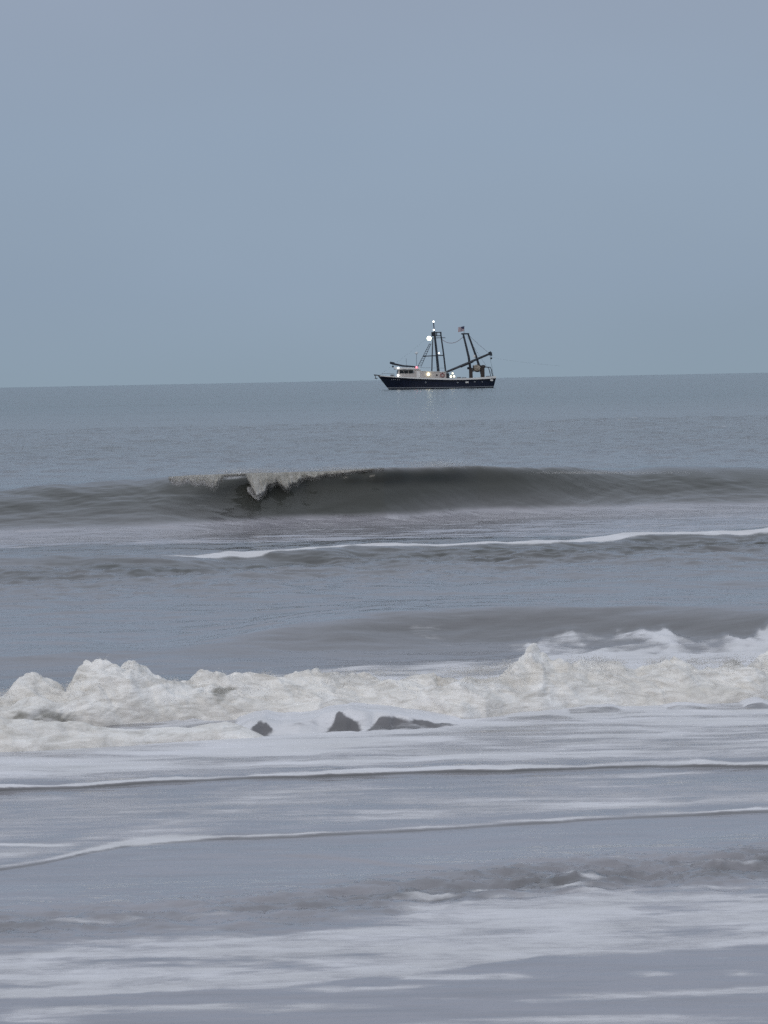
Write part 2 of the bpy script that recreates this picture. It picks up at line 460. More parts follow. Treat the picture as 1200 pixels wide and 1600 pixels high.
    for l, r in ((384, 436), (511, 570), (576, 725)):
        xa, xb_ = ground(l, 1140)[0], ground(r, 1140)[0]
        wob = .05 * fbm2(X * 9, dl * 9, 4, int(l)) + .55 * dl
        top = .060 - .045 * sstep(.4, 1.0, (X - xa) / (xb_ - xa)) + .03 * line_noise(X, 18, 4, int(r))
        clear = np.maximum(clear, sstep(xa - .02, xa + .04, X - wob) * (1 - sstep(xb_ - .07, xb_ + .03, X - wob)) * sstep(-.08, -.03, dl) * (1 - sstep(top - .012, top + .035, dl)))
    clear_all = clear.copy()
    Z += clear * .035 * fbm2(X * 8, dl * 10, 4, 117)
    # smaller dark faces standing ahead of the foam: (left px, right px, base py, height px, where the top is)
    for l, r, yb_, h, sk in FACES:
        xa, ya = ground(l, yb_); xb_, yb2 = ground(r, yb_ - (r - l) * .03)
        hh = .6 * h * ya / FPX
        t = (X - xa) / (xb_ - xa)
        env = np.where((t > 0) & (t < 1), np.where(t < sk, np.sin(np.clip(t / sk, 0, 1) * math.pi / 2) ** .7, np.cos(np.clip((t - sk) / (1 - sk), 0, 1) * math.pi / 2) ** 1.3), 0)
        env = np.clip(env, 0, 1) * (1 + .35 * line_noise(X, 14, 3, int(l)))
        dd = Y - (ya + (yb2 - ya) * t) + .05 * line_noise(X, 6, 3, int(r))
        k = np.clip(env, 0, 1) * sstep(-.12, 0, dd) * (1 - sstep(.6, 1.3, dd))
        Z += k * (hh * sstep(-.03, .09, dd) * (1 - sstep(.5, 1.2, dd)) * 1.1 - Z)
        clear = sstep(.05, .30, env) * sstep(-.10, -.03, dd) * (1 - sstep(.065, .095, dd))
        clear_all = np.maximum(clear_all, clear * .28 * np.clip(1 + fbm2(X * 5, Y * 12, 3, 118), 0, 1.3))
        foam += .9 * sstep(.05, .3, env) * sstep(.07, .10, dd) * (1 - sstep(.5, 1.0, dd))
    # streaky foam on the flat water ahead of the bore
    dA = Y - lineA(X, .10, 13, 1.2)
    foam += sstep(.1, .6, dA) * (1 - sstep(-.1, .3, sb)) * (.66 + .6 * fbm2(X * .8, Y * 3.2, 4, 111) + .22 * sstep(-1.6, -.2, sb))

    foam *= 1 - clear_all
    foam += clear_all * np.clip(.20 + .8 * fbm2(X * 5, Y * 26, 4, 119), 0, .45)
    silt_tone -= clear_all * .12

    # --- thin sheets of water running up the sand, each with a foamy edge
    X, Y, Z, foam, silt_tone, DY = block(8, 18.5)
    dA = Y - lineA(X, .10, 13, 1.2)
    dB = Y - lineB(X, .08, 15, 1.2)
    for d, h, fw, fstr, seed in ((dA, .020, .070, 1.3, 121), (dB, .010, .050, .75, 131)):
        k = np.clip(.85 + 1.0 * line_noise(X, 1.6, 5, seed), .5 if h > .012 else .15, 1.6)
        Z += h * k * sstep(-.012, .035, d) * (1 - sstep(.25, 1.5, d))
        fw = fw * np.clip(1 + 1.3 * line_noise(X, 2.6, 5, seed + 3), .35, 2)
        foam += fstr * k * gauss(d - .03 - fw * .5, fw) * sstep(.012, .028, d)
        silt_tone -= .55 * gauss(d - .002, .018)  # thin shadow line below the foamy edge, painted into the water
        foam += .28 * gauss(d - .35, .32)
    xb0 = ground(225, 1320)[0]
    foam += 1.0 * gauss(X - xb0, .24) * gauss(dB - .09, .12)
    foam += .7 * gauss(Y - lineB2(X, .05, 16, 3), .04) * (1 - sstep(-.25, 0, X - ground(150, 1320)[0]))
    dD = Y - lineD(X, .05, 14, 3)
    xd0, xd1 = ground(430, 1336)[0], ground(750, 1369)[0]
    Z += .007 * sstep(-.01, .03, dD) * (1 - sstep(.05, .5, dD)) * sstep(xd0 - .1, xd0 + .2, X) * (1 - sstep(xd1 - .2, xd1, X))
    foam += sstep(.1, .5, dB) * (1 - sstep(-.3, 0, dA)) * (.40 + .65 * fbm2(X * .7, Y * 2.4, 4, 133))
    foam += (1 - sstep(-.1, .1, dB)) * sstep(.15, .5, fbm2(X * 1.1, Y * 3.0, 4, 135)) * .35

    # --- rippled turbulent band
    dr = Y - rip(X, .14, 17, 1.3)
    xr = ground(450, 1400)[0]
    amt = .52 + .48 * sstep(xr - .6, xr + 1.4, X)
    rp = fbm2(X * 3.4, Y * 6.0, 5, 141, .6)
    Z += amt * gauss(dr + .05, .42) * (.012 + .068 * rp)
    Z += amt * .014 * sstep(-.05, .06, dr - .15) * (1 - sstep(.15, .9, dr - .15))
    silt_tone -= amt * .60 * gauss(dr + .1, .32) * np.clip(.7 + 1.2 * fbm2(X * 2.2, Y * 4, 4, 142), 0, 1.4)
    foam += .75 * amt * gauss(dr + .1, .36) * sstep(.05, .4, fbm2(X * 2.2, Y * 5, 4, 143))
    # --- film of foam below it
    dt = Y - film_top(X, .30, 19, 1.1); db = Y - film_bot(X, .22, 23, 1.2)
    film = sstep(.35, -.30, dt) * sstep(-.05, .07, db)
    foam += film * (.86 + 1.5 * fbm2(X * 1.0, Y * 3.2, 5, 151, .62) + .2 * gauss(db - .15, .25))
    # --- patches on the last smooth water
    low2 = 1 - sstep(-.05, .03, db)
    foam += low2 * (.55 * sstep(.05, .40, fbm2(X * .7 + 3.1, Y * 3.4, 5, 161)))
    wX = X + .25 * fbm2(X * 2.5, Y * 4, 3, 171); wY = Y + .07 * fbm2(X * 2.5, Y * 5, 4, 172)
    for px, py, rx, ry, st in PATCHES:
        cx, cy = ground(px, py); wx = rx * cy / FPX; wy = ry * cy * cy / (FPX * CAMZ)
        foam += st * .85 * np.exp(-(np.abs((wX - cx) / wx) ** 1.6 + np.abs((wY - cy + .10 * (wX - cx)) / (wy * 1.25)) ** 1.6))

    np.minimum(foam, 1 - .26 * sstep(-.1, -.4, dB), out=foam)          # thin film only, no thick foam, up the beach
    # body tone: a paler band beyond the breaker, sand and air towards the shore
    X, Y = X_, Y_
    S_ += .34 * sstep(50, 70, Y) * (1 - sstep(110, 300, Y)) + .24 * (1 - sstep(36, 42, Y)) * sstep(20, 24, Y)
    S_ += .60 * (1 - sstep(13, 22, Y)) + .30 * (1 - sstep(22, 42, Y)) + .05 * (1 - sstep(40, 55, Y))
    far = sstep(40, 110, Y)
    np.clip(F_, 0, 1, out=F_); np.clip(S_, 0, 1, out=S_)
    me = grid_mesh('sea', np.stack([X_, Y_ + D_, Z_], -1), {'foam': F_, 'silt_tone': S_, 'far': far})
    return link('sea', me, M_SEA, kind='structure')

LEDGE = ((350, 0), (375, 10), (395, 20), (412, 22), (440, 13), (480, 17), (508, 25), (545, 31), (570, 28), (590, 27), (640, 17), (690, 9), (735, 4), (770, 0))
ledge_line = Curve([(300, 1158), (390, 1150), (440, 1148), (515, 1143), (570, 1141), (640, 1138), (735, 1131), (800, 1124)])
FACES = ((790, 900, 1125, 7, .5), (875, 975, 1114, 10, .7), (1165, 1215, 1106, 9, .5),
         (1040, 1110, 1108, 6, .5), (698, 722, 1128, 8, .5), (120, 215, 1135, 10, .4), (225, 320, 1130, 12, .7), (330, 475, 1122, 7, .5))
PATCHES = ((1080, 1551, 95, 8, .9), (1150, 1545, 60, 7, .6), (795, 1524, 60, 8, .8), (997, 1523, 33, 5, .8), (1150, 1520, 60, 6, .75), (690, 1526, 90, 4, .6), (640, 1523, 55, 5, .6),
           (300, 1572, 150, 5, .8), (120, 1577, 140, 5, .8), (40, 1590, 60, 8, .9), (520, 1547, 130, 5, .85), (640, 1541, 80, 4, .85), (420, 1580, 60, 4, .5), (930, 1552, 60, 3, .6),
           (700, 1560, 70, 3, .5), (850, 1592, 90, 3, .5), (1120, 1497, 30, 3, .5))
# the line along which the tall roll of foam meets the water
bore_main = Curve([(-250, 1150), (0, 1143), (150, 1135), (300, 1128), (420, 1121), (500, 1122), (560, 1116), (650, 1120), (720, 1126), (800, 1117), (1000, 1103), (1200, 1093), (1450, 1081)])
build_sea()

# ------------------------------------------------------------------ the beach the viewer stands on
def build_beach():
    ys = np.concatenate([np.linspace(-60, 4, 40), np.linspace(4.5, 14, 40)])
    xs = np.concatenate([np.linspace(-200, -12, 20), np.linspace(-10, 10, 80), np.linspace(12, 200, 20)])
    X, Y = np.meshgrid(xs, ys)
    Z = -.05 + .42 * sstep(9.5, 0, Y) + .012 * np.maximum(0, -Y) + .012 * fbm2(X * .5, Y * .5, 4, 200)
    Z = np.where(Y > 8.5, Z - .12 * (Y - 8.5) / 3, Z)
    b = NB('wet_sand')
    n = b.noise(1.2, b.pos((.5, 1, 1)), 6, .6); n2 = b.noise(180, b.pos((1, 1, 1)), 3)
    b.l(b.mixc(n, (.16, .14, .115), (.24, .21, .17)), b.bsdf.inputs['Base Color'])
    b.l(b.mrange(n, .3, .7, .25, .6), b.bsdf.inputs['Roughness'])
    b.l(b.bump(n2, .3, .004), b.bsdf.inputs['Normal'])
    return link('beach', grid_mesh('beach', np.stack([X, Y, Z], -1)), b.m, kind='structure')
build_beach()

# ------------------------------------------------------------------ whitewater rolls
def roll(name, label, toe, xlo, xhi, heights, depth, amp, seed, cols=900, arc=130, ends=.3, holes=()):
    """a tumbling roll of foam: toe = front line on the water, heights = [(x, z)]"""
    x = np.linspace(xlo, xhi, cols)
    v = np.linspace(0, 1, arc)
    hx, hz = zip(*heights)
    H = np.interp(x, hx, hz)
    H = H * (.93 + .14 * fbm2(x * 1.6, x * 0 + seed, 3, seed))
    endf = sstep(xlo, xlo + ends, x) * (1 - sstep(xhi - ends, xhi, x))
    H = H * endf
    y0 = toe(x) + .14 * fbm2(x * 1.3, x * 0 + 2, 4, seed + 1)
    ang = v * math.pi
    # steep in front, long behind
    py = np.where(v < .5, .5 * depth * (1 - np.cos(ang)) * .9, .45 * depth + .8 * depth * (1 - np.sin(ang)))
    pz = np.where(v < .5, np.sin(ang) ** .75, np.sin(ang) ** 1.4)
    X = np.repeat(x[None], arc, 0)
    Y = y0[None] + py[:, None]
    Z = H[None] * pz[:, None]
    # big lumps, torn into ragged wisps that lean with the fall of the water
    n = np.zeros_like(X); a = 1.0; f = 2.4
    wx = X + .16 * noise3(X * 2, Y * 2, Z * 4, seed + 50) + .05 * noise3(X * 7, Y * 7, Z * 9, seed + 52) + .35 * Z
    wy = Y + .16 * noise3(X * 2 + 9, Y * 2, Z * 4, seed + 51); wz = Z
    for o in range(6):
        q = noise3(wx * f * .8, wy * f, wz * f * 1.1, seed + o * 7)
        n += a * (np.abs(q) * 1.9 - .45) if o in (0, 2) else a * (.42 - np.abs(q) * 1.9)
        a *= .47; f *= 1.95
    hfac = np.clip(H / .16, .12, 1.15)[None]
    disp = amp * n * hfac * (.35 + .65 * np.sin(ang))[:, None]
    ny = -np.cos(ang)[:, None] * .8; nz = np.sin(ang)[:, None] * .8 + .2
    Y = Y + disp * ny; Z = Z + disp * nz
    X = X + .25 * amp * noise3(X * 5, Y * 5, Z * 8, seed + 77)
    Z[0] -= .06; Z[-1] -= .08
    Z = Z - .03 * (1 - endf)[None]
    silt_tone = np.clip(.55 * noise3(X * 1.1, Y * 1.5, Z * 3, seed + 90) + .05, 0, .6)
    clearw = np.zeros_like(X)
    for px, py, r in holes:
        d = ray(px, py); d = np.array(d) / d.y
        gx, gz = X - d[0] * Y, Z - CAMZ - d[2] * Y          # where on the roll the opening lies
        e = np.sqrt((gx / (r * 1.6)) ** 2 + (gz / r) ** 2) + 1.6 * noise3(X * 8, Y * 8, Z * 16, int(px)) + .8 * noise3(X * 22, Y * 22, Z * 40, int(px) + 1)
        clearw = np.maximum(clearw, sstep(1.25, .1, e))
    me = grid_mesh(name, np.stack([X, Y, Z], -1), {'silt_tone': silt_tone, 'clear': clearw})
    return link(name, me, M_FOAM, kind='stuff', label=label, cat='foam'), x, y0, H

def hgt(pts, c, off):
    out = []
    for px, py in pts:
        gx, gy = ground(px, py + 90)
        Y = float(c(np.array([gx]))[0]) + off
        X, z = at_depth(px, py, Y); out.append((X, max(z, .02)))
    return sorted(out)

MAIN = [(-250, 1085), (-100, 1080), (0, 1078), (60, 1070), (110, 1066), (135, 1040), (165, 1030), (185, 1042), (212, 1036), (240, 1058), (290, 1068), (330, 1056), (420, 1052), (520, 1050),
        (620, 1046), (700, 1042), (800, 1036), (900, 1026), (1000, 1032), (1100, 1030), (1200, 1028), (1450, 1028)]
hm = hgt(MAIN, bore_main, .60)
main_roll = roll('whitewater', 'tall churning roll of white foam, the broken wave nearest the shore', bore_main, -4.4, 4.4, hm, 1.15, .125, 301, cols=1150, arc=150,
                 holes=((343, 1080, .045), (78, 1122, .06), (30, 1118, .05), (1145, 1032, .03)))
front_toe = Curve([(-250, 1183), (0, 1175), (150, 1168), (300, 1160), (420, 1152), (520, 1144)])
LOW = [(-250, 1130), (0, 1128), (100, 1134), (200, 1134), (300, 1134), (350, 1124), (430, 1122), (470, 1120), (520, 1130)]
hl = hgt([(a, b - 4) for a, b in LOW], front_toe, .25)
x_end = ground(440, 1145)[0]
low_roll = roll('whitewater', 'low front roll of foam at the left, ahead of the tall roll', front_toe, -4.4, x_end, hl, .42, .075, 331, cols=620, arc=80, ends=.35)

# ------------------------------------------------------------------ spray: clouds of droplets
def droplets(name, label, pts, size, mat):
    n = len(pts)
    rng = np.random.default_rng(5)
    tet = np.array([(1, 1, 1), (1, -1, -1), (-1, 1, -1), (-1, -1, 1)]) * .6
    s = size * (.5 + rng.random(n) ** 2 * 1.3)
    A = rng.normal(size=(n, 4)); A /= np.linalg.norm(A, axis=1)[:, None]
    w, x, y, z = A.T
    R = np.stack([np.stack([1 - 2 * (y * y + z * z), 2 * (x * y - z * w), 2 * (x * z + y * w)], -1),
                  np.stack([2 * (x * y + z * w), 1 - 2 * (x * x + z * z), 2 * (y * z - x * w)], -1),
                  np.stack([2 * (x * z - y * w), 2 * (y * z + x * w), 1 - 2 * (x * x + y * y)], -1)], 1)
    V = np.einsum('nij,kj->nki', R, tet) * s[:, None, None] + pts[:, None, :]
    F = np.array([(0, 1, 2), (0, 3, 1), (0, 2, 3), (1, 3, 2)])
    T = (np.arange(n) * 4)[:, None, None] + F[None]
    me = bpy.data.meshes.new(name)
    me.vertices.add(n * 4); me.vertices.foreach_set('co', V.reshape(-1).astype(np.float32))
    k = n * 4
    me.loops.add(k * 3); me.loops.foreach_set('vertex_index', T.reshape(-1).astype(np.int32))
    me.polygons.add(k)
    me.polygons.foreach_set('loop_start', (np.arange(k) * 3).astype(np.int32)); me.polygons.foreach_set('loop_total', np.full(k, 3, np.int32))
    me.update(calc_edges=True)
    return link(name, me, mat, kind='stuff', label=label, cat='spray')

def spray_mat(name, col):
    b = NB(name)
    n = b.noise(3.0, b.pos((1, 1, 1)), 3)
    c = b.mixc(n, tuple(q * .94 for q in col), tuple(min(1, q * 1.06) for q in col))
    d = b.n('ShaderNodeBsdfDiffuse'); t = b.n('ShaderNodeBsdfTranslucent'); m = b.n('ShaderNodeMixShader')
    b.l(c, d.inputs['Color']); b.l(c, t.inputs['Color']); m.inputs[0].default_value = .25; b.l(d.outputs[0], m.inputs[1]); b.l(t.outputs[0], m.inputs[2])
    b.l(m.outputs[0], b.t.nodes['Material Output'].inputs['Surface'])
    return b.m
M_SPRAY = spray_mat('spray_water', (.90, .89, .88))
M_BROWN = spray_mat('sandy_spray', (.52, .51, .49))
rng = np.random.default_rng(11)

def bore_spray():
    x = rng.uniform(-3.4, 3.4, 120000)
    hx, hz = zip(*hm)
    H = np.interp(x, hx, hz)
    keep = rng.random(len(x)) < sstep(-.25, .45, fbm2(x * 2.6, x * 0 + 7, 4, 401) + .5 * sstep(.28, .36, H))
    x, H = x[keep], H[keep]
    n = len(x)
    up = np.abs(rng.normal(0, .022, n)) * (.5 + H * 2.0) + .02 * noise2(x * 9, x * 0, 4)
    y = bore_main(x) + rng.normal(.50, .20, n)
    z = H * (.90 - .9 * (np.abs(y - bore_main(x) - .5) / .8) ** 1.6) + up
    return np.stack([x, y, z], -1)
droplets('spray', 'fine white spray thrown up along the tall roll of foam', bore_spray(), .0021, M_SPRAY)

def crest_y(px):
    x = at_depth_v(px, px * 0 + 745., px * 0 + 46.6)[:, 0]
    return far_base(x) + .75 * 1.45

def lip_spray(n, x0, x1, table, power, top=0):
    """water torn from the pitching lip of the far breaker, falling down its face in uneven tongues"""
    px = rng.uniform(x0, x1, n)
    tx, tl = zip(*table)
    L = np.interp(px, tx, tl) * np.clip(1 + .5 * fbm2(px * .06, px * 0 + 5, 3, 411), .15, 2)
    dens = np.clip(.55 + .6 * fbm2(px * .16, px * 0 + 9, 4, 412), .08, 1)
    keep = rng.random(n) < dens; px, L = px[keep], L[keep]; n = len(px)
    k = rng.random(n) ** power
    cx, cy = zip(*FB_CREST)
    py = np.interp(px, cx, cy) + 2 + top + L * k + rng.normal(0, 1.2, n)
    Y = crest_y(px) - .40 - .42 * np.minimum(L * k / 40, 1) + rng.normal(0, .04, n)
    return at_depth_v(px + 7 * k * L / 30, py, Y)
TONGUES = ((262, 7), (280, 13), (318, 19), (334, 23), (342, 15), (350, 5), (383, 5), (389, 30), (400, 43), (408, 39), (415, 23), (430, 19), (438, 27), (448, 26), (457, 22), (470, 15), (500, 10), (540, 6), (585, 2))
def lip_curtain():
    """the sheet of falling water itself, ragged below, behind its own droplets"""
    px = np.linspace(264, 585, 620); k = np.linspace(0, 1, 30)
    tx, tl = zip(*TONGUES)
    L = .80 * np.interp(px, tx, tl) * np.clip(1 + .5 * fbm2(px * .06, px * 0 + 5, 3, 411) + .12 * fbm2(px * .3, px * 0, 3, 415), .12, 2)
    cx, cy = zip(*FB_CREST)
    PX, K = np.meshgrid(px, k); LL = np.repeat(L[None], 30, 0)
    PY = np.interp(PX, cx, cy) + 1.5 + LL * K
    Y = np.repeat(crest_y(px)[None], 30, 0) - .33 - .42 * np.minimum(LL * K / 40, 1) - .05 * fbm2(PX * .22, K * 2, 4, 416) - .09 * np.sin(K * math.pi) ** .6
    P = at_depth_v((PX + 7 * K * LL / 30).ravel(), PY.ravel(), Y.ravel()).reshape(30, 620, 3)
    silt_tone = np.clip(.55 + .5 * fbm2(PX * .12, K * .8, 4, 417) - .5 * sstep(.7, 1, K) * sstep(20, 30, LL), 0, 1)
    link('whitewater', grid_mesh('whitewater', P, {'silt_tone': silt_tone, 'clear': np.clip(.50 + .6 * silt_tone, 0, 1)}), M_FOAM, kind='stuff', label='ragged tongues of falling water at the broken end of the far breaker', cat='foam')
lip_curtain()
droplets('spray', 'fine droplets around the falling lip of the far breaker', lip_spray(70000, 262, 600, TONGUES, 1.0), .0020, M_BROWN)
droplets('spray', 'small white splashes on the face of the far breaker at its broken end',
         np.concatenate([lip_spray(24000, 266, 330, ((266, 8), (300, 12), (330, 14)), .8, 2), lip_spray(12000, 386, 412, ((386, 6), (400, 20), (412, 8)), .7, 22)]), .0032, M_SPRAY)

def mist():
    P = []
    for cx, hw, y0, h, n in ((690, 55, 731, 13, 14000), (400, 75, 738, 9, 12000), (900, 170, 738, 4, 8000), (560, 90, 733, 6, 12000)):
        px = cx + rng.normal(0, .5, n) * hw; py = y0 - np.abs(rng.normal(0, .5, n)) * h + 2
        P.append(at_depth_v(px, py, crest_y(px) + rng.normal(0, .15, n)))
    return np.concatenate(P)
droplets('spray', 'thin mist blown back off the crest of the far breaker', mist(), .0018, M_SPRAY)

# ------------------------------------------------------------------ the trawler
HULL = simple_mat('navy_hull_paint', (.011, .015, .036), .38, vary=.2, scale=.8)
BOTTOM = simple_mat('bottom_paint', (.006, .007, .010), .6)
WHITE = simple_mat('white_deckhouse_paint', (.50, .47, .455), .5, vary=.1, scale=1.2)
ROOFW = simple_mat('white_roof_paint', (.72, .72, .72), .5, vary=.05)
STRIPE = simple_mat('grey_boot_stripe', (.22, .24, .27), .5)
DARK = simple_mat('dark_steel', (.016, .022, .034), .55, vary=.2, scale=3)
RUST = simple_mat('rusty_steel', (.045, .036, .034), .75, vary=.3, scale=4)
GLASS = simple_mat('window_glass', (.006, .007, .009), .08)
NETM = simple_mat('net_twine', (.36, .32, .27), .9, vary=.3, scale=9)
DECK = simple_mat('deck_planking', (.22, .20, .18), .8)
REDM = simple_mat('red_plastic', (.30, .12, .12), .5)
CABLE = simple_mat('reddish_cable', (.20, .10, .11), .7)
WIRE = simple_mat('wire_rope', (.06, .065, .075), .6)
CANVAS = simple_mat('white_flag_cloth', (.52, .50, .54), .8)
FLAGR = simple_mat('red_flag_cloth', (.44, .30, .33), .8)
FLAGB = simple_mat('blue_flag_cloth', (.02, .025, .08), .8)
L_COOL = simple_mat('cool_lamp', (.9, .9, .9), .4, emit=(1, 1, .96), estr=3.0)
L_FLOOD = simple_mat('flood_lamp', (.9, .9, .9), .4, emit=(1, 1, .72), estr=5)
L_WARM = simple_mat('warm_lamp', (.9, .9, .8), .4, emit=(1, .88, .55), estr=3.2)
L_RED = simple_mat('red_lamp', (.9, .3, .3), .4, emit=(1, .22, .30), estr=2.2)
L_DIM = simple_mat('dim_dome', (.62, .66, .70), .5)

class MB:
    def __init__(self): self.bm = bmesh.new()
    def box(self, c, s, rz=0, ry=0, bev=0.0):
        m = Matrix.Translation(c) @ Matrix.Rotation(ry, 4, 'Y') @ Matrix.Rotation(rz, 4, 'Z') @ Matrix.Diagonal((*s, 1))
        r = bmesh.ops.create_cube(self.bm, size=1, matrix=m)
        if bev:
            ed = set(e for v in r['verts'] for e in v.link_edges)
            bmesh.ops.bevel(self.bm, geom=list(ed), offset=bev, segments=2, affect='EDGES')
        return self
    def tube(self, pts, r, seg=8, r2=None):
        pts = [Vector(p) for p in pts]
        n = len(pts); rings = []
        for i, p in enumerate(pts):
            d = (pts[min(i + 1, n - 1)] - pts[max(i - 1, 0)]).normalized()
            a = d.orthogonal().normalized(); b = d.cross(a)
            rr = r if r2 is None else r + (r2 - r) * i / (n - 1)
            rings.append([self.bm.verts.new(p + a * math.cos(t * 2 * math.pi / seg) * rr + b * math.sin(t * 2 * math.pi / seg) * rr) for t in range(seg)])
        # keep rings aligned
        for i in range(n - 1):
            A, B = rings[i], rings[i + 1]
            k = min(range(seg), key=lambda s: (B[s].co - A[0].co - (pts[i + 1] - pts[i])).length)
            B = B[k:] + B[:k]; rings[i + 1] = B
            for t in range(seg):
                self.bm.faces.new((A[t], A[(t + 1) % seg], B[(t + 1) % seg], B[t]))
        self.bm.faces.new(rings[0][::-1]); self.bm.faces.new(rings[-1])
        return self
    def ball(self, c, r, s=(1, 1, 1), u=12, v=8):
        bmesh.ops.create_uvsphere(self.bm, u_segments=u, v_segments=v, radius=r, matrix=Matrix.Translation(c) @ Matrix.Diagonal((*s, 1)))
        return self
    def torus(self, c, R, r, axis='Y', seg=20, rs=8):
        vs = []
        for i in range(seg):
            a = i * 2 * math.pi / seg; ring = []
            for j in range(rs):
                b = j * 2 * math.pi / rs
                q = Vector(((R + r * math.cos(b)) * math.cos(a), r * math.sin(b), (R + r * math.cos(b)) * math.sin(a)))
                if axis == 'X': q = Vector((q.y, q.x, q.z))
                if axis == 'Z': q = Vector((q.x, q.z, q.y))
                ring.append(self.bm.verts.new(q + Vector(c)))
            vs.append(ring)
        for i in range(seg):
            for j in range(rs):
                self.bm.faces.new((vs[i][j], vs[(i + 1) % seg][j], vs[(i + 1) % seg][(j + 1) % rs], vs[i][(j + 1) % rs]))
        return self
    def prism(self, poly, y0, y1):
        """side outline [(x, z)] pushed across the beam"""
        a = [self.bm.verts.new((x, y0, z)) for x, z in poly]; b = [self.bm.verts.new((x, y1, z)) for x, z in poly]
        n = len(poly)
        for i in range(n): self.bm.faces.new((a[i], a[(i + 1) % n], b[(i + 1) % n], b[i]))
        self.bm.faces.new(a[::-1]); self.bm.faces.new(b)
        return self
    def build(self, name, mat, parent, label=None, smooth=False):
        bmesh.ops.recalc_face_normals(self.bm, faces=self.bm.faces)
        me = bpy.data.meshes.new(name); self.bm.to_mesh(me); self.bm.free()
        if smooth:
            me.polygons.foreach_set('use_smooth', np.ones(len(me.polygons), bool))
        return link(name, me, mat, parent=parent, label=label)

def build_trawler():
    DIST = 656.0
    cx, cz = at_depth(570 + 630 / 5.217, 485 + 630 / 5.217, DIST)
    root = bpy.data.objects.new('fishing_trawler', None); COL.objects.link(root)
    root.location = (cx, DIST, -.02); root.rotation_euler = (0, 0, math.radians(2.5))
    root['label'] = 'dark blue fishing trawler with white deckhouse and lit lamps on the horizon'
    root['category'] = 'fishing boat'
    # ---- hull: lofted stations  (x at keel/waterline, x at sheer, half beam wl, half beam deck, sheer z)
    ST = [(-10.9, -13.15, .04, .06, 2.92), (-10.3, -12.2, .35, .95, 2.82), (-9.3, -10.6, .95, 1.95, 2.66), (-7.6, -8.3, 1.9, 2.85, 2.44), (-5.0, -5.3, 2.75, 3.3, 2.20), (-2, -2, 3.15, 3.45, 2.0),
          (1, 1, 3.25, 3.5, 1.86), (4, 4, 3.2, 3.45, 1.80), (7, 7, 3.0, 3.3, 1.84), (9.3, 9.4, 2.75, 3.1, 1.92), (10.35, 10.9, 2.5, 2.85, 2.02)]
    bm = bmesh.new(); rings = []
    LV = [(-.9, .55), (-.3, .88), (0.0, 1.0)]
    def sect(st):
        xw, xs, bw, bd, zs = st; pts = []
        for z, k in LV: pts.append((xw + z * (.0 if xs > 0 else -.6), bw * k, z))
        for t in (.12, .3, .55, .8, 1.0):
            pts.append((xw + (xs - xw) * t, bw + (bd - bw) * t ** 1.4, zs * t))
        return pts
    for st in ST:
        p = sect(st)
        rings.append([bm.verts.new((x, -y, z)) for x, y, z in p[::-1]] + [bm.verts.new((x, y, z)) for x, y, z in p])
    n = len(rings[0])
    for A, B in zip(rings[:-1], rings[1:]):
        for i in range(n - 1): bm.faces.new((A[i], A[i + 1], B[i + 1], B[i]))
    bm.faces.new(rings[0]); bm.faces.new(rings[-1][::-1])
    bmesh.ops.recalc_face_normals(bm, faces=bm.faces)
    me = bpy.data.meshes.new('hull'); bm.to_mesh(me); bm.free()
    me.polygons.foreach_set('use_smooth', np.ones(len(me.polygons), bool))
    hull = link('hull', me, HULL, parent=root)
    def side(st, t, off=.02):
        xw, xs, bw, bd, zs = st
        return xw + (xs - xw) * t, bw + (bd - bw) * t ** 1.4 + off, zs * t
    def strip(name, t0, t1, mat, st=ST, off=.03, bot=None):
        bm = bmesh.new()
        for sgn in (-1, 1):
            prev = None
            for s_ in st:
                a = side(s_, t0, off); b = side(s_, t1, off)
                v = [bm.verts.new((a[0], sgn * a[1], a[2])), bm.verts.new((b[0], sgn * b[1], b[2]))]
                if prev: bm.faces.new((prev[0], v[0], v[1], prev[1]))
                prev = v
        me = bpy.data.meshes.new(name); bm.to_mesh(me); bm.free()
        return link(name, me, mat, parent=hull)
    strip('boot_stripe', .10, .175, STRIPE)
    strip('rub_rail', .80, .84, BOTTOM, off=.07)
    # white cap rail, higher and wider aft
    bm = bmesh.new()
    for sgn in (-1, 1):
        prev = None
        for i, s_ in enumerate(ST):
            x, y, z = s_[1], s_[3], s_[4]
            h = .10 + .16 * max(0, min(1, (x + 10) / 8)) + .12 * max(0, (x - 5) / 6)
            v = [bm.verts.new((x, sgn * (y + .10), z - .06)), bm.verts.new((x, sgn * (y + .10), z + h)), bm.verts.new((x, sgn * (y - .12), z + h)), bm.verts.new((x, sgn * (y - .12), z - .06))]
            if prev:
                for k in range(4): bm.faces.new((prev[k], v[k], v[(k + 1) % 4], prev[(k + 1) % 4]))
            prev = v
    me = bpy.data.meshes.new('cap_rail'); bm.to_mesh(me); bm.free()
    link('cap_rail', me, ROOFW, parent=hull)
    # deck
    bm = bmesh.new(); L = [bm.verts.new((s_[1], -s_[3] + .05, s_[4] - .35)) for s_ in ST[1:]]; R = [bm.verts.new((s_[1], s_[3] - .05, s_[4] - .35)) for s_ in ST[1:]]
    for i in range(len(L) - 1): bm.faces.new((L[i], L[i + 1], R[i + 1], R[i]))
    me = bpy.data.meshes.new('deck'); bm.to_mesh(me); bm.free(); link('deck', me, DECK, parent=root)
    MB().box((10.72, 0, 2.12), (.14, 5.4, .36)).build('stern_rail', ROOFW, hull)
    # marks on the port side: bow name smudge, ports, stern name plate
    def hull_y(x, z):
        for a, b in zip(ST[:-1], ST[1:]):
            za = a[4] + (b[4] - a[4]) * .5; t = max(0, min(1, z / za))
            xa, ya, _ = side(a, t); xb, yb, _ = side(b, t)
            if xa <= x <= xb: return ya + (yb - ya) * (x - xa) / (xb - xa)
        return 2.8
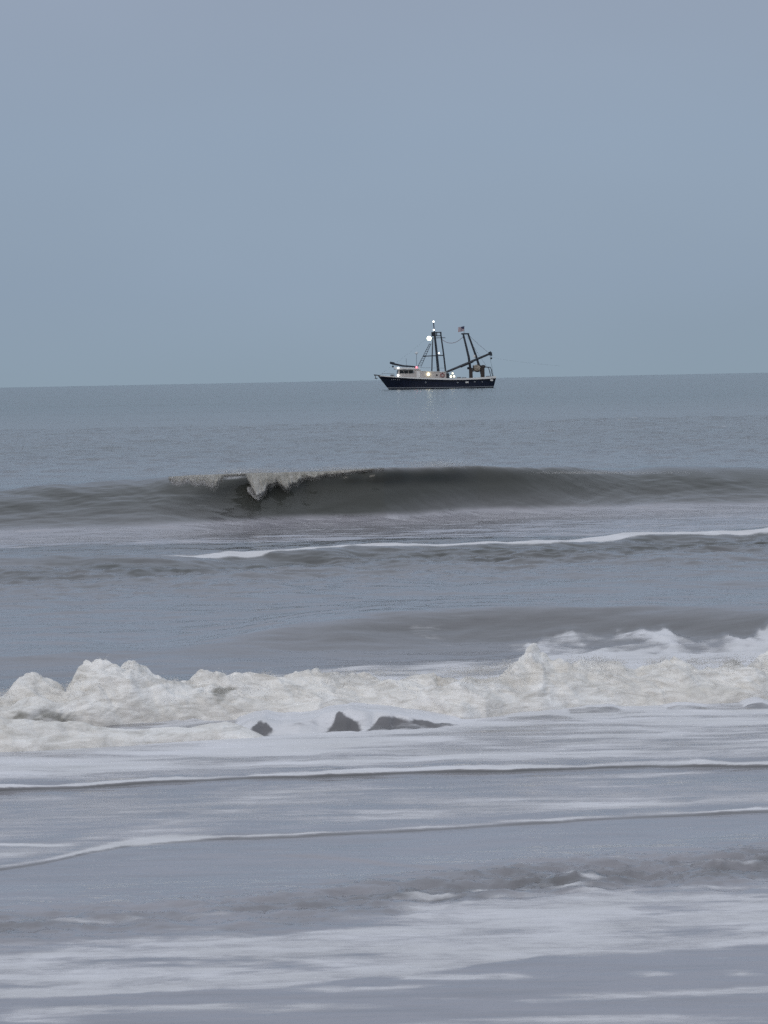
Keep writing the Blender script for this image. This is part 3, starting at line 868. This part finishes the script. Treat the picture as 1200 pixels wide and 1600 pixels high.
    for i in range(5):                                   # unreadable white lettering at the bow
        x = -10.35 + i * .38; MB().box((x, -hull_y(x, 2.1) - .03, 2.13 - .02 * i), (.20, .03, .22), rz=-.35).build('name_letter', STRIPE, hull)
    for x, z, w, h, m in ((3.0, 1.22, .32, .24, STRIPE), (4.9, 1.24, .62, .30, ROOFW), (6.5, 1.3, .36, .2, STRIPE), (-3.5, 1.35, .2, .34, STRIPE), (8.0, 1.25, .2, .2, STRIPE)):
        MB().box((x, -hull_y(x, z) - .03, z), (w, .06, h), bev=.02).build('freeing_port', m, hull)
    MB().box((9.95, -hull_y(9.9, 1.6) - .04, 1.58), (.62, .05, .34), ry=.12).build('name_plate', ROOFW, hull)
    # bow pulpit and anchor
    p = MB()
    p.tube([(-12.6, -.55, 2.95), (-13.9, -.12, 3.12), (-13.9, .12, 3.12), (-12.6, .55, 2.95)], .09).box((-13.2, 0, 2.98), (1.3, .5, .10))
    p.build('bow_pulpit', RUST, root)
    MB().tube([(-13.7, 0, 2.9), (-13.45, 0, 2.3)], .06).tube([(-13.75, -.3, 2.45), (-13.45, 0, 2.28), (-13.2, .3, 2.4)], .06).build('anchor', RUST, root)
    MB().tube([(-12.3, -.8, 2.8), (-12.3, -.8, 3.35), (-9.8, -1.9, 3.25), (-9.8, -1.9, 2.7)], .04).build('bow_railing', STRIPE, root)
    # ---- deckhouse
    house = MB().prism([(-9.25, 2.3), (-9.0, 4.12), (-4.7, 4.02), (-4.2, 3.62), (.75, 3.36), (.75, 1.7), (-3, 1.7)], -2.35, 2.35).build('deckhouse', WHITE, root)
    MB().prism([(-9.75, 4.30), (-9.6, 4.56), (-4.75, 4.38), (-4.55, 4.06), (-9.6, 4.14)], -2.6, 2.6).build('roof', ROOFW, house)
    MB().box((-1.7, 0, 3.55), (5.3, 4.9, .10), ry=.05).build('boat_deck', ROOFW, house)
    for k in range(3):
        MB().box((-8.35 + k * .93, -2.37, 3.62 - .01 * k), (.84, .07, .66)).build('window', GLASS, house)
    for k in range(5):
        MB().box((-9.13, -1.7 + k * .85, 3.65), (.09, .7, .62), ry=.13).build('window', GLASS, house)
    MB().box((-4.95, -2.37, 2.85), (.72, .07, 1.7), bev=.02).build('door', ROOFW, house)
    MB().box((-6.0, -2.37, 3.55), (.45, .06, .45)).build('window', STRIPE, house)
    MB().tube([(-1.2, -2.37, 2.8), (-1.2, -2.42, 2.8)], .17, 12).build('porthole', GLASS, house)
    MB().box((1.05, -1.6, 2.5), (.6, 1.2, 1.35), bev=.04).build('winch_housing', DARK, root)
    MB().torus((-.05, -2.46, 2.78), .36, .10).build('life_ring', REDM, root)
    MB().tube([(-4.5, -2.3, 3.7), (-4.5, -2.3, 4.4), (.6, -2.3, 4.2), (.6, -2.3, 3.4)], .03).build('roof_railing', STRIPE, root)
    # forward spar lying over the wheelhouse
    spar = MB().tube([(-10.4, -1.2, 5.42), (-9.6, -1.2, 5.2), (-8.0, -1.2, 4.82), (-6.3, -1.2, 4.68), (-4.9, -1.2, 4.5)], .22, 8, .15).build('forward_spar', DARK, root)
    MB().box((-10.2, -1.2, 5.44), (.95, .4, .46), ry=.2, bev=.05).build('spar_head', DARK, spar)
    MB().box((-10.05, -1.2, 4.72), (.34, .24, .36), bev=.06).tube([(-10.1, -1.2, 5.3), (-10.05, -1.2, 4.85)], .03).build('block', DARK, spar)
    # ---- mast
    mast = MB().tube([(-.70, 0, 3.4), (-1.0, 0, 7.5), (-1.38, 0, 11.7)], .30, 10, .20).build('mast', DARK, root)
    MB().tube([(-1.38, 0, 11.6), (-1.5, 0, 13.6)], .10).build('topmast', DARK, mast)
    MB().tube([(.80, 0, 3.3), (.45, 0, 7), (-.10, 0, 11.5)], .17, 8, .14).build('mast_leg', DARK, mast)
    MB().tube([(-2.1, -.9, 3.5), (-1.95, -.6, 6.6), (-1.72, -.2, 10.4)], .13, 8, .10).build('mast_leg', DARK, mast)
    MB().tube([(-2.0, .9, 3.5), (-1.9, .6, 6.6), (-1.7, .2, 10.4)], .11, 8, .10).build('mast_leg', DARK, mast)
    MB().tube([(-3.7, 0, 6.72), (.42, 0, 6.82)], .10).build('crossbar', DARK, mast)
    MB().tube([(-2.9, 0, 10.42), (.85, 0, 10.42)], .07).build('crossbar', DARK, mast)
    p = MB()
    for y in (-.5, .5):
        p.tube([(-1.95, y, 10.85), (.05, y, 10.85)], .08).tube([(-1.95, y, 11.55), (.05, y, 11.55)], .09)
        for x in (-1.9, -.9, 0): p.tube([(x, y, 10.8), (x, y, 11.6)], .07)
    p.box((-1.5, 0, 11.1), (.8, .9, .7), bev=.05)
    p.build('crows_nest', DARK, mast)
    # ladder down to the wheelhouse roof
    p = MB(); a0, a1 = Vector((-2.25, 0, 9.3)), Vector((-4.6, 0, 4.6))
    for off in (-.16, .16): p.tube([a0 + Vector((off, -.2, 0)), a1 + Vector((off * 2.2, -.2, 0))], .05)
    for k in range(13):
        q = a0.lerp(a1, (k + .5) / 13); p.tube([q + Vector((-.25, -.2, 0)), q + Vector((.25, -.2, 0))], .04)
    p.build('ladder', DARK, mast)
    # ---- stern gantry
    g = MB().tube([(6.05, -1.6, 1.7), (5.5, -1.4, 6.4), (4.5, -.8, 11.1)], .26, 8, .17).build('stern_gantry', DARK, root)
    MB().tube([(8.45, -1.6, 1.7), (7.0, -1.3, 6.6), (5.5, -.8, 11.1)], .24, 8, .16).build('gantry_leg', DARK, g)
    MB().tube([(6.2, 1.6, 1.7), (5.6, 1.4, 6.4), (4.55, .8, 11.1)], .20, 8, .13).build('gantry_leg', DARK, g)
    MB().tube([(8.6, 1.6, 1.7), (7.1, 1.3, 6.6), (5.55, .8, 11.1)], .20, 8, .13).build('gantry_leg', DARK, g)
    MB().box((4.95, 0, 11.15), (1.55, 1.9, .26), bev=.04).build('gantry_head', DARK, g)
    MB().box((4.55, -.9, 10.5), (.30, .4, .6), bev=.05).build('block', DARK, g)
    MB().box((6.65, -1.45, 6.5), (.4, .3, .5), bev=.08).build('block', ROOFW, g)
    MB().box((5.85, -1.5, 3.0), (.70, .7, 2.3), bev=.06).build('winch_post', RUST, g)
    MB().box((8.25, -1.5, 3.05), (.80, .7, 2.3), bev=.06).build('winch_post', RUST, g)
    MB().box((5.4, -1.5, 4.1), (.55, .5, .5), bev=.08).build('winch_motor', DARK, g)
    # net drum between the posts
    dr = MB().tube([(6.35, -1.2, 4.0), (7.95, -1.2, 4.0)], .14, 10).build('net_drum', DARK, root)
    bm = bmesh.new(); seg = 28; rings = []
    for i in range(19):
        t = i / 18; r = .48 + .26 * math.sin(t * math.pi) ** .6 + .05 * math.sin(i * 2.1)
        rings.append([bm.verts.new((6.45 + 1.4 * t, -1.2 + r * (1 + .06 * math.sin(j * 1.7 + i)) * math.cos(j * 2 * math.pi / seg), 4.05 + r * (1 + .06 * math.sin(j * 2.3 + i * 1.3)) * math.sin(j * 2 * math.pi / seg))) for j in range(seg)])
    for A, B in zip(rings[:-1], rings[1:]):
        for j in range(seg): bm.faces.new((A[j], A[(j + 1) % seg], B[(j + 1) % seg], B[j]))
    bm.faces.new(rings[0]); bm.faces.new(rings[-1])
    bmesh.ops.recalc_face_normals(bm, faces=bm.faces)
    me = bpy.data.meshes.new('wound_net'); bm.to_mesh(me); bm.free(); link('wound_net', me, NETM, parent=dr)
    for x in (6.35, 7.95): MB().tube([(x - .05, -1.2, 4.0), (x + .05, -1.2, 4.0)], .72, 20).build('drum_flange', RUST, dr)
    MB().ball((7.2, -1.35, 3.45), .45, (1.1, .8, .45)).build('net_bag', DARK, dr)
    MB().ball((8.4, -1.5, 4.35), .46, (1.1, .8, .8)).build('net_bag', RUST, dr)
    # stern rail hoop
    MB().tube([(8.7, -2.4, 4.25), (9.8, -2.4, 4.2), (10.0, -2.4, 3.7), (10.25, -2.4, 2.3)], .08).build('stern_hoop', DARK, root)
    MB().tube([(8.7, 2.4, 4.25), (9.8, 2.4, 4.2), (10.25, 2.4, 2.3)], .07).build('stern_hoop', DARK, root)
    # ---- outrigger boom on the port side
    boom = MB().tube([(.75, -3.0, 3.35), (3.2, -3.2, 4.33), (9.5, -3.7, 6.9)], .18, 8, .22).build('outrigger_boom', DARK, root)
    MB().tube([(3.6, -3.24, 4.45), (6.2, -3.45, 5.5)], .27, 8).build('boom_sleeve', DARK, boom)
    MB().box((9.75, -3.7, 6.98), (.6, .3, .8), ry=-.4, bev=.05).tube([(9.5, -3.7, 7.25), (10.1, -3.7, 7.1)], .09).tube([(9.6, -3.7, 6.8), (10.1, -3.7, 6.5)], .09).build('boom_head', DARK, boom)
    MB().tube([(9.85, -3.7, 6.8), (9.9, -3.7, 6.15)], .03).box((9.92, -3.7, 6.0), (.36, .25, .36), bev=.06).build('block', DARK, boom)
    # starboard boom, mostly hidden behind
    MB().tube([(.75, 3.0, 3.35), (9.2, 3.7, 6.7)], .13, 8, .15).build('outrigger_boom', DARK, root)
    # ---- rigging
    def sag(a, b, s, k=12):
        a, b = Vector(a), Vector(b)
        return [a.lerp(b, i / k) - Vector((0, 0, s * 4 * (i / k) * (1 - i / k))) for i in range(k + 1)]
    MB().tube(sag((0, 0, 10.2), (4.5, -.5, 10.6), 1.1), .045, 5).build('cable', CABLE, root)
    MB().tube(sag((5.4, -.8, 11.1), (9.6, -3.7, 7.0), .15), .03, 5).build('wire', WIRE, root)
    MB().tube(sag((9.6, -3.7, 6.9), (10.4, -2.4, 2.4), .05), .025, 5).build('wire', WIRE, root)
    MB().tube(sag((-1.4, 0, 11.6), (-12.8, 0, 3.0), .2), .008, 5).build('wire', WIRE, root)
    MB().tube(sag((5.0, -.8, 11.0), (10.4, -2, 2.4), .1), .02, 5).build('wire', WIRE, root)
    MB().tube(sag((10.0, -3.7, 6.2), (24, -4, 4.2), .2), .007, 5).build('wire', WIRE, root)
    MB().tube([(-5.15, 0, 4.3), (-5.1, 0, 7.2)], .035).build('antenna', WIRE, root)
    MB().tube([(-7.2, .8, 4.3), (-7.2, .8, 6.4)], .03).build('antenna', WIRE, root)
    MB().ball((-5.1, 0, 7.4), .32, (1, 1, .9)).build('radar_dome', L_DIM, root)
    # ---- flag on the gantry: mast at its right, flying to the left
    MB().tube([(4.65, -.7, 11.2), (4.72, -.7, 12.75)], .04).build('flag_pole', WIRE, root)
    def cloth(name, x0, x1, z0, z1, mat, par):
        bm = bmesh.new(); k = 8; prev = None
        for i in range(k + 1):
            x = x0 + (x1 - x0) * i / k; yy = -.7 + .10 * math.sin((4.7 - x) * 5.0); dz = -.16 * (4.7 - x)
            v = [bm.verts.new((x, yy - d, z + dz)) for z in (z0, z1) for d in (0, .02)]
            if prev:
                for a, b in ((0, 1), (1, 3), (3, 2), (2, 0)): bm.faces.new((prev[a], prev[b], v[b], v[a]))
            prev = v
        me = bpy.data.meshes.new(name); bm.to_mesh(me); bm.free(); return link(name, me, mat, parent=par)
    fl = cloth('flag', 3.45, 4.68, 11.70, 12.68, CANVAS, root)
    for k in range(7):
        z = 11.70 + k * .98 / 6.5
        o = cloth('red_stripe', 3.45, 4.68 if k < 4 else 4.15, z, z + .075, FLAGR, fl); o.location.y = -.025
    o = cloth('blue_canton', 4.15, 4.70, 12.20, 12.69, FLAGB, fl); o.location.y = -.03
    # ---- lamps
    def lamp(x, y, z, r, mat, arm=None, label=None, s=(1, 1, 1)):
        h = MB().box((x, y + .12 + r * .6, z), (r * 1.5, .12, r * 1.5), bev=.02)
        if arm: h.tube([(x, y + .2, z), arm], .04)
        h = h.build('lamp', DARK, root, label)
        MB().ball((x, y, z), r, s).build('bulb', mat, h)
        return h
    lamp(-1.5, 0, 13.75, .19, L_COOL)
    lamp(-1.5, -.4, 12.05, .17, L_COOL)
    lamp(-2.5, -.5, 10.35, .44, L_FLOOD, (-1.6, 0, 10.42), 'brilliant white floodlight on the mast', (1, .6, 1))
    lamp(-.55, -.5, 7.3, .16, L_COOL, (-.9, 0, 7.0))
    lamp(-9.05, -2.7, 4.42, .18, L_COOL)
    lamp(-9.1, -2.75, 2.92, .22, L_COOL)
    lamp(-5.3, -2.7, 4.50, .2, L_RED, None, 'red port light at the back of the wheelhouse roof')
    lamp(-2.9, -2.62, 3.02, .30, L_WARM, None, 'warm light on the deckhouse side')
    lamp(1.72, -2.2, 2.45, .2, L_WARM); lamp(2.35, -2.2, 2.5, .2, L_WARM)
    lamp(2.1, -1.8, 3.1, .16, L_WARM)
    MB().tube([(2.05, -1.5, 1.5), (2.05, -1.5, 3.6)], .06).build('lamp_post', WIRE, root)
    # clutter on the working deck
    for x, y, w, h in ((3.4, -1.4, .8, .6), (4.4, -1.9, .9, .5), (9.4, -1.2, .8, .7), (-10.2, 0, .7, .5)):
        MB().box((x, y, (1.75 if x > 0 else 2.6) + h / 2), (w, .7, h), bev=.05).build('fish_box', STRIPE, root)
    return root
build_trawler()
